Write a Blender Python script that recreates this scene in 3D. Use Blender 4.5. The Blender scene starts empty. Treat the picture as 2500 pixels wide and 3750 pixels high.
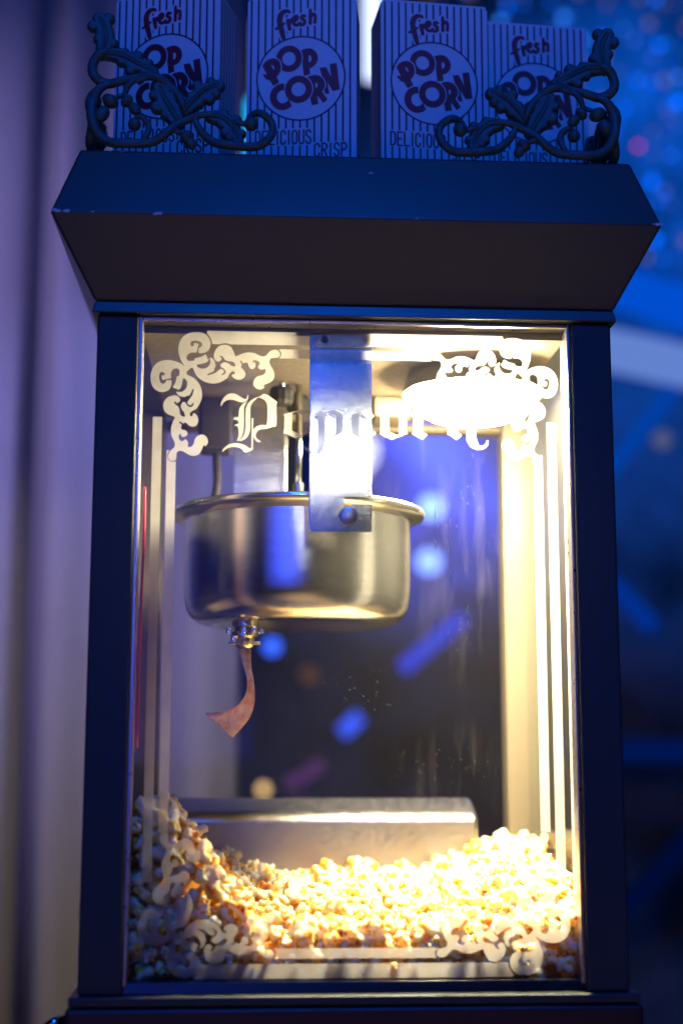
import bpy, bmesh, math, random
import numpy as np
from mathutils import Vector, Matrix, noise
random.seed(7); rng = np.random.default_rng(7)
SC = bpy.context.scene; COL = SC.collection
R = math.radians

# ------------------------------------------------------------------ camera
cam = bpy.data.objects.new('camera', bpy.data.cameras.new('camera')); COL.objects.link(cam)
yaw, pitch, roll = 0.05888, 0.16292, 0.00183
fw = Vector((math.sin(yaw)*math.cos(pitch), math.cos(yaw)*math.cos(pitch), math.sin(pitch)))
rt = Vector((math.cos(yaw), -math.sin(yaw), 0)); up = rt.cross(fw)
r2 = rt*math.cos(roll)+up*math.sin(roll); u2 = up*math.cos(roll)-rt*math.sin(roll)
M = Matrix((r2, u2, -fw)).transposed().to_4x4(); M.translation = (-0.08565, -1.22634, 0.20256)
cam.matrix_world = M
cd = cam.data; cd.sensor_fit = 'VERTICAL'; cd.sensor_height = 36; cd.sensor_width = 24; cd.lens = 50
cd.clip_start = .05; cd.clip_end = 60
cd.dof.use_dof = True; cd.dof.focus_distance = 1.308; cd.dof.aperture_fstop = 2.0
SC.camera = cam

# ------------------------------------------------------------------ world, exposure
w = bpy.data.worlds.new('World'); SC.world = w; w.use_nodes = True
bg = w.node_tree.nodes['Background']; bg.inputs[0].default_value = (.05, .12, .5, 1); bg.inputs[1].default_value = .005
SC.view_settings.view_transform = 'Standard'; SC.view_settings.look = 'None'
SC.view_settings.exposure = 0; SC.view_settings.gamma = 1
cy = SC.cycles
cy.use_denoising = True
cy.max_bounces = 8; cy.diffuse_bounces = 4; cy.glossy_bounces = 5; cy.transparent_max_bounces = 24; cy.transmission_bounces = 6
cy.caustics_reflective = False; cy.caustics_refractive = False; cy.blur_glossy = .3; cy.sample_clamp_indirect = 6

# ------------------------------------------------------------------ lamps of the room, with added fills
def lamp(name, kind, loc, aim, power, color, **kw):
    l = bpy.data.lights.new(name, kind); l.energy = power; l.color = color
    for k, v in kw.items(): setattr(l, k, v)
    o = bpy.data.objects.new(name, l); COL.objects.link(o); o.location = loc
    o.rotation_euler = (Vector(aim)-Vector(loc)).to_track_quat('-Z', 'Y').to_euler()
    return o
lamp('blue_area_light', 'AREA', (-.1, -3.2, 2.05), (-.1, 0, 2.05), 6, (.0, .13, 1), shape='RECTANGLE', size=1.6, size_y=1.45)  # unseen area lamp, gives the blue reflection in the plate
lamp('blue_area_light', 'AREA', (-.85, -3.2, .8), (-.6, 0, .8), 13, (.05, .09, 1), shape='RECTANGLE', size=1.5, size_y=1.3)  # unseen lower area lamp, gives the blue reflection in the kettle
lamp('stage_wash_light', 'AREA', (.1, -2.4, 2.75), (0, 0, .6), 46, (0.0, .128, 1), shape='DISK', size=.4)
lamp('ceiling_lamp_light', 'SPOT', (.185, -2.9, 1.07), (-.01, .04, .36), 13, (1, .96, .92), spot_size=R(8.5), spot_blend=.6, shadow_soft_size=.085)
lamp('curtain_light', 'SPOT', (-1.7, -1.0, 1.3), (-.55, 1.4, .78), 350, (.52, .42, 1), spot_size=R(42), spot_blend=1, shadow_soft_size=.05)
lamp('floor_fill_light', 'SPOT', (.1, -2.7, 1.6), (.1, -2.5, -1), 520, (1, .72, .30), spot_size=R(54), spot_blend=.8, shadow_soft_size=.1)  # added warm lamp; its floor pool browns the canopy's lower slope
lamp('curtain_light', 'SPOT', (.5, .8, 1.9), (-.3, 1.4, .55), 190, (.34, .34, 1), spot_size=R(40), spot_blend=1, shadow_soft_size=.05)  # added fill that brightens the curtain behind the glass
lamp('backdrop_light', 'SPOT', (1.5, 2.4, 3.6), (1.55, 4.3, 2.2), 540, (0, .17, 1), spot_size=R(75), spot_blend=1, shadow_soft_size=.2)
lamp('backdrop_light', 'SPOT', (.4, 3.0, 2.3), (.58, 4.3, 1.28), 2000, (.05, .085, 1), spot_size=R(26), spot_blend=1, shadow_soft_size=.2)

# ------------------------------------------------------------------ helpers
def link(name, me, mat, parent=None):
    o = bpy.data.objects.new(name, me); COL.objects.link(o)
    if mat and not me.materials: me.materials.append(mat)
    if parent: o.parent = parent
    return o
def bm_obj(name, bm, mat, parent=None, smooth=False):
    me = bpy.data.meshes.new(name)
    bmesh.ops.recalc_face_normals(bm, faces=bm.faces[:])
    if smooth:
        for f in bm.faces: f.smooth = True
    bm.to_mesh(me); bm.free()
    return link(name, me, mat, parent)
def bevel(o, wd, seg=2):
    m = o.modifiers.new('bevel', 'BEVEL'); m.width = wd; m.segments = seg; m.limit_method = 'ANGLE'; m.angle_limit = R(30)
    for p in o.data.polygons: p.use_smooth = True
    wn = o.modifiers.new('normals', 'WEIGHTED_NORMAL'); wn.keep_sharp = True
    return o
def thing(name, label, cat, loc=(0, 0, 0), rz=0, group=None):
    o = bpy.data.objects.new(name, None); COL.objects.link(o); o.location = loc; o.rotation_euler = (0, 0, rz)
    o.empty_display_size = .02
    return tag(o, label, cat, group)
def tag(o, label, cat, group=None):
    o['label'] = label; o['category'] = cat
    if group: o['group'] = group
    return o
def add_box(bm, x0, x1, y0, y1, z0, z1):
    vs = [bm.verts.new((x, y, z)) for z in (z0, z1) for y in (y0, y1) for x in (x0, x1)]
    for f in ((0, 1, 3, 2), (4, 6, 7, 5), (0, 4, 5, 1), (2, 3, 7, 6), (0, 2, 6, 4), (1, 5, 7, 3)): bm.faces.new([vs[i] for i in f])
def box(name, b, mat, parent=None, bev=.001):
    bm = bmesh.new(); add_box(bm, *b); o = bm_obj(name, bm, mat, parent)
    return bevel(o, bev) if bev else o
def add_lathe(bm, prof, n=64, axis='z', at=(0, 0, 0)):
    rings = []
    for r, z in prof:
        ring = []
        for i in range(n):
            a = 2*math.pi*i/n
            p = (r*math.cos(a), r*math.sin(a), z) if axis == 'z' else (r*math.cos(a), z, r*math.sin(a)) if axis == 'y' else (z, r*math.cos(a), r*math.sin(a))
            ring.append(bm.verts.new((p[0]+at[0], p[1]+at[1], p[2]+at[2])))
        rings.append(ring)
    for a, b in zip(rings, rings[1:]):
        for i in range(n): bm.faces.new((a[i], a[(i+1) % n], b[(i+1) % n], b[i]))
    for ring in (rings[0], rings[-1]): bm.faces.new(ring)
def lathe(name, prof, mat, parent=None, n=64, axis='z', at=(0, 0, 0), smooth=True):
    bm = bmesh.new(); add_lathe(bm, prof, n, axis, at)
    o = bm_obj(name, bm, mat, parent, smooth)
    if smooth:
        m = o.modifiers.new('edges', 'EDGE_SPLIT'); m.split_angle = R(50)
    return o
def catmull(pts, per=5, closed=False):
    p = np.array(pts, float); n = len(p); out = []
    for i in range(n if closed else n-1):
        if closed: a, b, c, d = p[i-1], p[i], p[(i+1) % n], p[(i+2) % n]
        else: a, b, c, d = p[max(i-1, 0)], p[i], p[i+1], p[min(i+2, n-1)]
        for k in range(per):
            t = k/per
            out.append(.5*((2*b)+(c-a)*t+(2*a-5*b+4*c-d)*t*t+(3*b-a-3*c+d)*t**3))
    if not closed: out.append(p[-1])
    return np.array(out)
def add_tube(bm, pts, rad, n=10):
    pts = [Vector(p) for p in pts]; rings = []; nrm = None
    for i, p in enumerate(pts):
        t = (pts[min(i+1, len(pts)-1)]-pts[max(i-1, 0)]).normalized()
        if nrm is None: nrm = t.orthogonal().normalized()
        nrm = (nrm-t*nrm.dot(t)).normalized(); b = t.cross(nrm)
        r = rad[i] if hasattr(rad, '__len__') else rad
        rings.append([bm.verts.new(p+(nrm*math.cos(2*math.pi*k/n)+b*math.sin(2*math.pi*k/n))*r) for k in range(n)])
    for a, b in zip(rings, rings[1:]):
        for k in range(n): bm.faces.new((a[k], a[(k+1) % n], b[(k+1) % n], b[k]))
    bm.faces.new(rings[0]); bm.faces.new(rings[-1])
def tube(name, pts, rad, mat, parent=None, n=10):
    bm = bmesh.new(); add_tube(bm, pts, rad, n); return bm_obj(name, bm, mat, parent, True)
def add_ball(bm, c, r, sub=2, sc=(1, 1, 1), rot=None):
    m = Matrix.Translation(c) @ (rot.to_4x4() if rot else Matrix.Identity(4)) @ Matrix.Diagonal((*sc, 1))
    bmesh.ops.create_icosphere(bm, subdivisions=sub, radius=r, matrix=m)

# 2-D shapes as signed distance fields on a grid, cut out with marching squares
def f_poly(X, Z, pts):
    p = np.array(pts, float); d = np.full(X.shape, 1e9); s = np.ones(X.shape)
    for i in range(len(p)):
        a, b = p[i], p[i-1]; e = b-a; L = e@e
        if L < 1e-12: continue
        wx, wz = X-a[0], Z-a[1]
        t = np.clip((wx*e[0]+wz*e[1])/L, 0, 1)
        d = np.minimum(d, (wx-t*e[0])**2+(wz-t*e[1])**2)
        c1, c2, c3 = Z >= a[1], Z < b[1], e[0]*wz > e[1]*wx
        s = np.where((c1 & c2 & c3) | (~c1 & ~c2 & ~c3), -s, s)
    return s*np.sqrt(d)
def f_line(X, Z, pts, r=None):
    d = np.full(X.shape, 1e9); p = [tuple(q) for q in pts]
    for a, b in zip(p, p[1:]):
        ra, rb = (a[2], b[2]) if r is None else (r, r)
        ex, ez = b[0]-a[0], b[1]-a[1]; L = max(ex*ex+ez*ez, 1e-12)
        t = np.clip(((X-a[0])*ex+(Z-a[1])*ez)/L, 0, 1)
        d = np.minimum(d, np.hypot(X-a[0]-t*ex, Z-a[1]-t*ez)-(ra+(rb-ra)*t))
    return d
def grid(x0, x1, z0, z1, h):
    return np.meshgrid(np.arange(x0, x1+h, h), np.arange(z0, z1+h, h), indexing='ij')
def cut(name, X, Z, F, thick=0, relief=None, to3d=None):
    """mesh of {F<0}; local x = X, local z = Z, facing -y (thickness goes to +y)"""
    to3d = to3d or (lambda x, z, y: (x, y, z))
    nx, nz = X.shape; V = []; Fc = []; idx = {}; ins = F < 0; segs = []
    def node(i, j):
        k = (i, j)
        if k not in idx: idx[k] = len(V); V.append((X[i, j], Z[i, j], -relief[i, j] if relief is not None else 0))
        return idx[k]
    def edge(i, j, k, l):
        if (i, j) > (k, l): i, j, k, l = k, l, i, j
        q = (i, j, k, l)
        if q not in idx:
            a, b = F[i, j], F[k, l]; t = min(max(a/(a-b), .02), .98)
            idx[q] = len(V); V.append((X[i, j]+t*(X[k, l]-X[i, j]), Z[i, j]+t*(Z[k, l]-Z[i, j]), 0))
        return idx[q]
    s = ins.astype(int); cnt = s[:-1, :-1]+s[1:, :-1]+s[1:, 1:]+s[:-1, 1:]
    for i, j in np.argwhere(cnt > 0):
        if cnt[i, j] == 4:
            if relief is not None: Fc.append((node(i, j), node(i+1, j), node(i+1, j+1), node(i, j+1)))
            continue
        c = [(i, j), (i+1, j), (i+1, j+1), (i, j+1)]; poly = []; cr = []
        for a in range(4):
            p, q = c[a], c[(a+1) % 4]
            if ins[p]: poly.append(node(*p))
            if ins[p] != ins[q]: e = edge(*p, *q); poly.append(e); cr.append(e)
        if len(poly) >= 3: Fc.append(tuple(poly))
        if len(cr) == 2: segs.append(tuple(cr))
        elif len(cr) == 4: segs += [(cr[0], cr[1]), (cr[2], cr[3])]
    if relief is None:
        for j in range(nz-1):
            row = cnt[:, j] == 4; i = 0
            while i < nx-1:
                if row[i]:
                    k = i
                    while k < nx-1 and row[k]: k += 1
                    Fc.append((node(i, j), node(k, j), node(k, j+1), node(i, j+1))); i = k
                else: i += 1
    P = [to3d(*v) for v in V]
    if thick:
        n0 = len(P); P += [to3d(v[0], v[1], thick) for v in V]
        Fc += [tuple(n0+k for k in reversed(f)) for f in Fc] + [(a, b, b+n0, a+n0) for a, b in segs]
    me = bpy.data.meshes.new(name); me.from_pydata(P, [], Fc); me.update()
    if thick:
        bm = bmesh.new(); bm.from_mesh(me); bmesh.ops.recalc_face_normals(bm, faces=bm.faces[:]); bm.to_mesh(me); bm.free()
    if relief is not None:
        for p in me.polygons: p.use_smooth = True
    return me

# ------------------------------------------------------------------ materials
def nodes(name):
    m = bpy.data.materials.new(name); m.use_nodes = True; nt = m.node_tree; nt.nodes.clear()
    out = nt.nodes.new('ShaderNodeOutputMaterial')
    def N(t, **kw):
        n = nt.nodes.new('ShaderNode'+t)
        for k, v in kw.items():
            if k.startswith('i_'):
                key = k[2:]; key = int(key) if key.isdigit() else key.replace('_', ' ')
                if hasattr(v, 'is_output'): nt.links.new(v, n.inputs[key])
                else: n.inputs[key].default_value = v
            else: setattr(n, k, v)
        return n
    return m, N, nt, out
def rgba(c): return (*c, 1)
def surf(name, color, rough=.5, metal=0, var=.12, scale=30, bump=.0, bscale=200, stretch=(1, 1, 1), aniso=0, color2=None, spec=.5):
    m, N, nt, out = nodes(name)
    tc = N('TexCoord'); mp = N('Mapping', i_Vector=tc.outputs['Object'], i_Scale=stretch)
    nz = N('TexNoise', i_Vector=mp.outputs[0], i_Scale=scale, i_Detail=5.0)
    c2 = color2 or tuple(min(1, c*(1+var)) for c in color)
    ramp = N('ValToRGB', i_Fac=nz.outputs[0])
    ramp.color_ramp.elements[0].position = .35; ramp.color_ramp.elements[1].position = .68
    ramp.color_ramp.elements[0].color = rgba(tuple(c*(1-var) for c in color)); ramp.color_ramp.elements[1].color = rgba(c2)
    n2 = N('TexNoise', i_Vector=mp.outputs[0], i_Scale=bscale, i_Detail=3.0)
    rr = N('MapRange', i_0=n2.outputs[0], i_1=.3, i_2=.7, i_3=max(rough*.82, .01), i_4=min(1, rough*1.2))
    p = N('BsdfPrincipled', i_Base_Color=ramp.outputs[0], i_Roughness=rr.outputs[0], i_Metallic=metal, i_Specular_IOR_Level=spec)
    if aniso: p.inputs['Anisotropic'].default_value = aniso
    if bump:
        b = N('Bump', i_Height=n2.outputs[0], i_Strength=bump, i_Distance=.001); nt.links.new(b.outputs[0], p.inputs['Normal'])
    nt.links.new(p.outputs[0], out.inputs[0]); return m
def emit(name, color, s, sample=False):
    m, N, nt, out = nodes(name)
    e = N('Emission', i_Color=rgba(color), i_Strength=s); nt.links.new(e.outputs[0], out.inputs[0])
    if not sample: m.cycles.emission_sampling = 'NONE'
    return m
def glass(name, dust=.03, speck=.5, smear=.1, tint=(.97, .985, .975), refl=.05):
    m, N, nt, out = nodes(name)
    tc = N('TexCoord')
    tr = N('BsdfTransparent', i_Color=rgba(tint)); gl = N('BsdfGlossy', i_Color=rgba((1, 1, 1)), i_Roughness=.02)
    lw = N('LayerWeight', i_Blend=.12)
    fr = N('MapRange', i_0=lw.outputs['Facing'], i_1=0.0, i_2=1.0, i_3=refl, i_4=.25)
    mx = N('MixShader', i_0=fr.outputs[0], i_1=tr.outputs[0], i_2=gl.outputs[0])
    vo = N('TexVoronoi', i_Vector=tc.outputs['Object'], i_Scale=210.0)
    sp = N('MapRange', i_0=vo.outputs['Distance'], i_1=.045, i_2=.10, i_3=1.0, i_4=0.0)
    big = N('TexNoise', i_Vector=tc.outputs['Object'], i_Scale=14.0, i_Detail=3.0)
    bm_ = N('MapRange', i_0=big.outputs[0], i_1=.48, i_2=.66)
    spm = N('Math', operation='MULTIPLY', i_0=sp.outputs[0], i_1=bm_.outputs[0])
    spm2 = N('Math', operation='MULTIPLY', i_0=spm.outputs[0], i_1=speck)
    mp = N('Mapping', i_Vector=tc.outputs['Object'], i_Rotation=(0, .75, 0), i_Scale=(70, 1, 11))
    st = N('TexNoise', i_Vector=mp.outputs[0], i_Scale=1.0, i_Detail=4.0, i_Distortion=.4)
    sm = N('MapRange', i_0=st.outputs[0], i_1=.5, i_2=.75)
    n3 = N('TexNoise', i_Vector=tc.outputs['Object'], i_Scale=6.5, i_Detail=2.0)
    nm = N('MapRange', i_0=n3.outputs[0], i_1=.46, i_2=.66)
    sm2 = N('Math', operation='MULTIPLY', i_0=sm.outputs[0], i_1=nm.outputs[0])
    sm3 = N('Math', operation='MULTIPLY_ADD', i_0=sm2.outputs[0], i_1=smear, i_2=dust)
    fac = N('Math', operation='ADD', i_0=sm3.outputs[0], i_1=spm2.outputs[0], use_clamp=True)
    d1 = N('BsdfDiffuse', i_Color=rgba((.8, .78, .74))); d2 = N('BsdfTranslucent', i_Color=rgba((.8, .78, .74)))
    dm = N('MixShader', i_0=.55, i_1=d1.outputs[0], i_2=d2.outputs[0])
    fin = N('MixShader', i_0=fac.outputs[0], i_1=mx.outputs[0], i_2=dm.outputs[0])
    nt.links.new(fin.outputs[0], out.inputs[0]); return m
def film(name, color, alpha, trans=.6, fwd=.35):
    m, N, nt, out = nodes(name)
    tr = N('BsdfTransparent'); a = N('BsdfDiffuse', i_Color=rgba(color)); b = N('BsdfTranslucent', i_Color=rgba(color))
    m1 = N('MixShader', i_0=trans, i_1=a.outputs[0], i_2=b.outputs[0])
    rf = N('BsdfRefraction', i_Color=rgba((.97, .95, .92)), i_Roughness=.45, i_IOR=1.2)
    mm = N('MixShader', i_0=fwd, i_1=m1.outputs[0], i_2=rf.outputs[0])
    tc = N('TexCoord'); nz = N('TexNoise', i_Vector=tc.outputs['Object'], i_Scale=60.0, i_Detail=4.0)
    al = N('MapRange', i_0=nz.outputs[0], i_1=.3, i_2=.7, i_3=alpha-.05, i_4=alpha+.05)
    f = N('MixShader', i_0=al.outputs[0], i_1=tr.outputs[0], i_2=mm.outputs[0]); nt.links.new(f.outputs[0], out.inputs[0]); return m
PAINT = surf('grey_enamel', (.040, .052, .042), .36, .0, .05, 9, .12, 700)
POST = surf('post_enamel', (.026, .036, .034), .40, .0, .08, 4, .25, 900, stretch=(8, 8, .06))
TRIM = surf('channel_trim', (.55, .50, .50), .32, 1, .04, 10)
STEEL = surf('brushed_steel', (.84, .855, .89), .165, 1, .06, 5, .08, 120, stretch=(3, 3, 60), aniso=.4)
SHEET = surf('stainless_sheet', (.60, .59, .57), .22, 1, .10, 18, .10, 260, stretch=(1, 1, 1))
PLATE = surf('mill_plate', (.70, .70, .72), .075, 1, .06, 14, .05, 420, stretch=(14, 1, 1))
CEIL = surf('ceiling_steel', (.16, .125, .08), .45, .1, .16, 7, .12, 160)
RPOST = surf('light_post', (.13, .11, .08), .45, .35, .12, 6, .1, 300, stretch=(6, 6, .2))  # post metal again, paler to carry the lamp's brightness at the rear
IRON = surf('cast_iron_enamel', (.035, .10, .09), .52, 0, .12, 60, .3, 500)
CARD = surf('box_card', (.70, .70, .70), .55, 0, .03, 20, .05, 400)
INK = surf('dark_ink', (.25, .010, .02), .5, 0, .06, 30)
INKSTR = surf('stripe_ink', (.06, .008, .035), .5, 0, .06, 30)
BLACK = surf('black_plastic', (.006, .005, .005), .7, 0, .1, 40, spec=.12)
CART = surf('maroon_paint', (.035, .008, .010), .4, 0, .2, 12)
CHROME = surf('chrome', (.7, .7, .72), .12, 1, .03, 10)
RED = surf('red_cord', (.55, .02, .03), .4, 0, .05, 10)
DARKST = surf('brown_steel', (.07, .045, .02), .5, 0, .2, 12)
LEDGE = surf('dull_steel', (.30, .30, .33), .34, 1, .1, 10, .1, 200)
LINER = surf('liner_steel', (.75, .73, .70), .5, .5, .08, 20)
BRASS = surf('valve_steel', (.72, .64, .44), .2, 1, .15, 150, .3, 400)
PAPER = None
CHIP = surf('bare_chips', (.62, .62, .66), .5, 0, .1, 200)
ETCH = film('etched_frost', (.88, .87, .83), .60, .75, .42)
GLASS_F = glass('front_glass', .0035, .22, .012, refl=.010)
GLASS_S = glass('side_glass', .016, .25, .05, refl=.03)
def popcorn_mat():
    m, N, nt, out = nodes('popcorn')
    at = N('Attribute', attribute_name='tint')
    ramp = N('ValToRGB', i_Fac=at.outputs['Fac']); cr = ramp.color_ramp
    cr.elements[0].color = (.93, .85, .58, 1); cr.elements[0].position = .22
    cr.elements[1].color = (.16, .045, .010, 1); cr.elements[1].position = 1
    e = cr.elements.new(.42); e.color = (.95, .62, .08, 1)
    e = cr.elements.new(.62); e.color = (.90, .40, .03, 1)
    e = cr.elements.new(.85); e.color = (.55, .18, .025, 1)
    tc = N('TexCoord'); nz = N('TexNoise', i_Vector=tc.outputs['Object'], i_Scale=700.0)
    bp = N('Bump', i_Height=nz.outputs[0], i_Strength=.35, i_Distance=.0006)
    d = N('BsdfPrincipled', i_Base_Color=ramp.outputs[0], i_Roughness=.5, i_Normal=bp.outputs[0], i_Subsurface_Weight=.5, i_Subsurface_Radius=(1.0, .72, .16), i_Subsurface_Scale=.010)
    hs = N('HueSaturation', i_Color=ramp.outputs[0], i_Saturation=1.5, i_Value=1.0)
    t = N('BsdfTranslucent', i_Color=hs.outputs[0])
    x = N('MixShader', i_0=.28, i_1=d.outputs[0], i_2=t.outputs[0]); nt.links.new(x.outputs[0], out.inputs[0]); return m
POP = popcorn_mat()
def paper_mat():
    m, N, nt, out = nodes('oily_paper')
    tc = N('TexCoord'); nz = N('TexNoise', i_Vector=tc.outputs['Object'], i_Scale=150.0, i_Detail=5.0)
    ramp = N('ValToRGB', i_Fac=nz.outputs[0]); ramp.color_ramp.elements[0].color = (.92, .55, .25, 1); ramp.color_ramp.elements[1].color = (.97, .88, .62, 1)
    ramp.color_ramp.elements[0].position = .36; ramp.color_ramp.elements[1].position = .6
    d = N('BsdfDiffuse', i_Color=ramp.outputs[0]); t = N('BsdfTranslucent', i_Color=ramp.outputs[0])
    x = N('MixShader', i_0=.65, i_1=d.outputs[0], i_2=t.outputs[0]); nt.links.new(x.outputs[0], out.inputs[0]); return m
PAPER = paper_mat()
WALLM = surf('backdrop_cloth', (.11, .11, .13), .8, 0, .75, 2.2, 0)  # broad mottling paints dark gaps between the blue light patches
FLOORM = surf('floor_boards', (.30, .22, .15), .5, 0, .25, 3)
CURT = surf('pale_cloth', (.20, .195, .21), .8, 0, .04, 3)

# ------------------------------------------------------------------ traced outlines (tenths of a millimetre, x and z on their own plane)
ORN_POS=[[(-1513,5330),(-1533,5373),(-1557,5409),(-1581,5473),(-1588,5529),(-1576,5594),(-1538,5647),(-1481,5676),(-1426,5683),(-1372,5674),(-1328,5643),(-1304,5595),(-1306,5550),(-1322,5514),(-1349,5493),(-1331,5453),(-1330,5429),(-1310,5450),(-1278,5434),(-1260,5402),(-1256,5370),(-1269,5334),(-1226,5344),(-1203,5342),(-1172,5336),(-1160,5304),(-1140,5276),(-1178,5244),(-1232,5216),(-1294,5212),(-1356,5229),(-1411,5268),(-1439,5311),(-1455,5347),(-1474,5350),(-1497,5330)],[(-1205,5432),(-1228,5411),(-1251,5419),(-1268,5446),(-1270,5479),(-1256,5523),(-1226,5556),(-1191,5570),(-1152,5568),(-1121,5550),(-1101,5518),(-1085,5478),(-1073,5466),(-1034,5483),(-988,5500),(-949,5503),(-910,5497),(-871,5478),(-839,5469),(-808,5475),(-777,5512),(-739,5531),(-707,5529),(-685,5509),(-683,5481),(-699,5461),(-730,5456),(-761,5452),(-775,5423),(-768,5391),(-741,5343),(-729,5303),(-736,5263),(-767,5231),(-809,5211),(-825,5202),(-815,5186),(-825,5178),(-848,5164),(-883,5169),(-910,5192),(-918,5224),(-905,5260),(-876,5285),(-837,5295),(-814,5314),(-808,5342),(-819,5352),(-842,5346),(-865,5353),(-877,5373),(-862,5398),(-870,5421),(-893,5431),(-921,5429),(-924,5408),(-907,5413),(-899,5389),(-908,5361),(-935,5350),(-959,5372),(-963,5396),(-979,5410),(-1002,5403),(-1014,5407),(-1026,5427),(-1037,5418),(-1025,5399),(-1021,5383),(-1029,5366),(-1001,5335),(-989,5303),(-1000,5271),(-1035,5250),(-1070,5253),(-1101,5273),(-1109,5297),(-1086,5301),(-1086,5321),(-1106,5325),(-1129,5304),(-1148,5272),(-1171,5264),(-1210,5279),(-1226,5327),(-1218,5367),(-1204,5395),(-1173,5408),(-1142,5401),(-1122,5381),(-1083,5371),(-1088,5401),(-1111,5417),(-1150,5416),(-1173,5428),(-1189,5448)],[(-1494,5350),(-1537,5369),(-1572,5393),(-1634,5416),(-1689,5420),(-1750,5406),(-1799,5365),(-1825,5304),(-1829,5248),(-1818,5193),(-1787,5149),(-1740,5126),(-1698,5129),(-1663,5148),(-1645,5176),(-1606,5158),(-1583,5158),(-1602,5137),(-1585,5105),(-1554,5087),(-1523,5085),(-1489,5099),(-1497,5055),(-1494,5031),(-1487,4999),(-1456,4988),(-1429,4969),(-1399,5009),(-1374,5065),(-1372,5129),(-1390,5192),(-1430,5247),(-1473,5274),(-1508,5290),(-1512,5310),(-1494,5334)],[(-1580,5030),(-1561,5054),(-1570,5077),(-1597,5095),(-1628,5095),(-1670,5080),(-1700,5048),(-1712,5012),(-1708,4972),(-1690,4941),(-1659,4921),(-1620,4906),(-1608,4894),(-1623,4855),(-1637,4807),(-1638,4768),(-1632,4728),(-1612,4689),(-1602,4658),(-1606,4626),(-1640,4594),(-1657,4555),(-1654,4524),(-1634,4502),(-1608,4501),(-1589,4517),(-1586,4548),(-1582,4580),(-1556,4594),(-1525,4588),(-1479,4561),(-1440,4550),(-1402,4559),(-1372,4590),(-1355,4634),(-1346,4650),(-1331,4640),(-1323,4650),(-1310,4674),(-1316,4709),(-1340,4737),(-1371,4744),(-1405,4730),(-1428,4700),(-1436,4660),(-1453,4636),(-1480,4630),(-1489,4640),(-1485,4663),(-1493,4687),(-1512,4699),(-1535,4682),(-1558,4690),(-1568,4713),(-1567,4741),(-1547,4745),(-1551,4728),(-1528,4720),(-1501,4730),(-1492,4758),(-1514,4781),(-1537,4785),(-1551,4800),(-1545,4824),(-1549,4836),(-1569,4848),(-1561,4860),(-1542,4848),(-1526,4844),(-1511,4852),(-1480,4825),(-1449,4814),(-1418,4826),(-1400,4862),(-1404,4898),(-1424,4929),(-1447,4937),(-1451,4913),(-1470,4912),(-1474,4932),(-1455,4956),(-1425,4977),(-1418,5000),(-1434,5040),(-1480,5055),(-1519,5045),(-1545,5030),(-1556,4998),(-1548,4967),(-1528,4947),(-1518,4908),(-1547,4911),(-1563,4935),(-1564,4974),(-1576,4998),(-1595,5014)]]
ORN_NEG=[[(-1465,5565,14.0),(-1467,5584,12.4),(-1436,5592,10.9),(-1401,5581,14.0),(-1393,5563,15.5),(-1410,5542,6.2),(-1414,5516,5.4),(-1417,5494,7.8)],[(-1718,5292,14.0),(-1736,5294,12.4),(-1743,5262,10.9),(-1731,5226,14.0),(-1714,5218,15.5),(-1694,5236,6.2),(-1669,5241,5.4),(-1648,5245,7.8)],[(-1345,5489,7.0),(-1384,5472,15.5),(-1430,5468,24.9),(-1477,5459,29.5),(-1488,5434,20.2),(-1453,5429,10.9)],[(-1641,5172,7.0),(-1626,5212,15.5),(-1623,5260,24.9),(-1617,5308,29.5),(-1594,5320,20.2),(-1587,5284,10.9)],[(-1310,5446,4.7),(-1315,5405,15.5),(-1343,5377,23.3),(-1382,5368,21.8),(-1409,5373,12.4)],[(-1598,5137,4.7),(-1559,5144,15.5),(-1533,5174,23.3),(-1526,5214,21.8),(-1532,5241,12.4)],[(-1319,5293,7.0),(-1272,5312,10.1),(-1238,5341,12.4),(-1217,5361,11.7),(-1243,5399,17.1)],[(-1451,5151,7.0),(-1467,5103,10.1),(-1495,5067,12.4),(-1513,5045,11.7),(-1550,5070,17.1)],[(-1217,5357,7.0),(-1192,5349,7.0),(-1173,5328,7.8),(-1175,5308,7.8),(-1195,5295,6.2)],[(-1510,5045,7.0),(-1501,5019,7.0),(-1479,5001,7.8),(-1460,5004,7.8),(-1449,5024,6.2)],[(-1213,5462,6.2),(-1197,5452,9.3),(-1177,5422,9.3),(-1142,5410,9.3),(-1101,5396,15.5),(-1087,5377,7.8)],[(-1610,5037,6.2),(-1599,5021,9.3),(-1570,5002,9.3),(-1557,4967,9.3),(-1542,4926,15.5),(-1524,4912,7.8)]]
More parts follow.
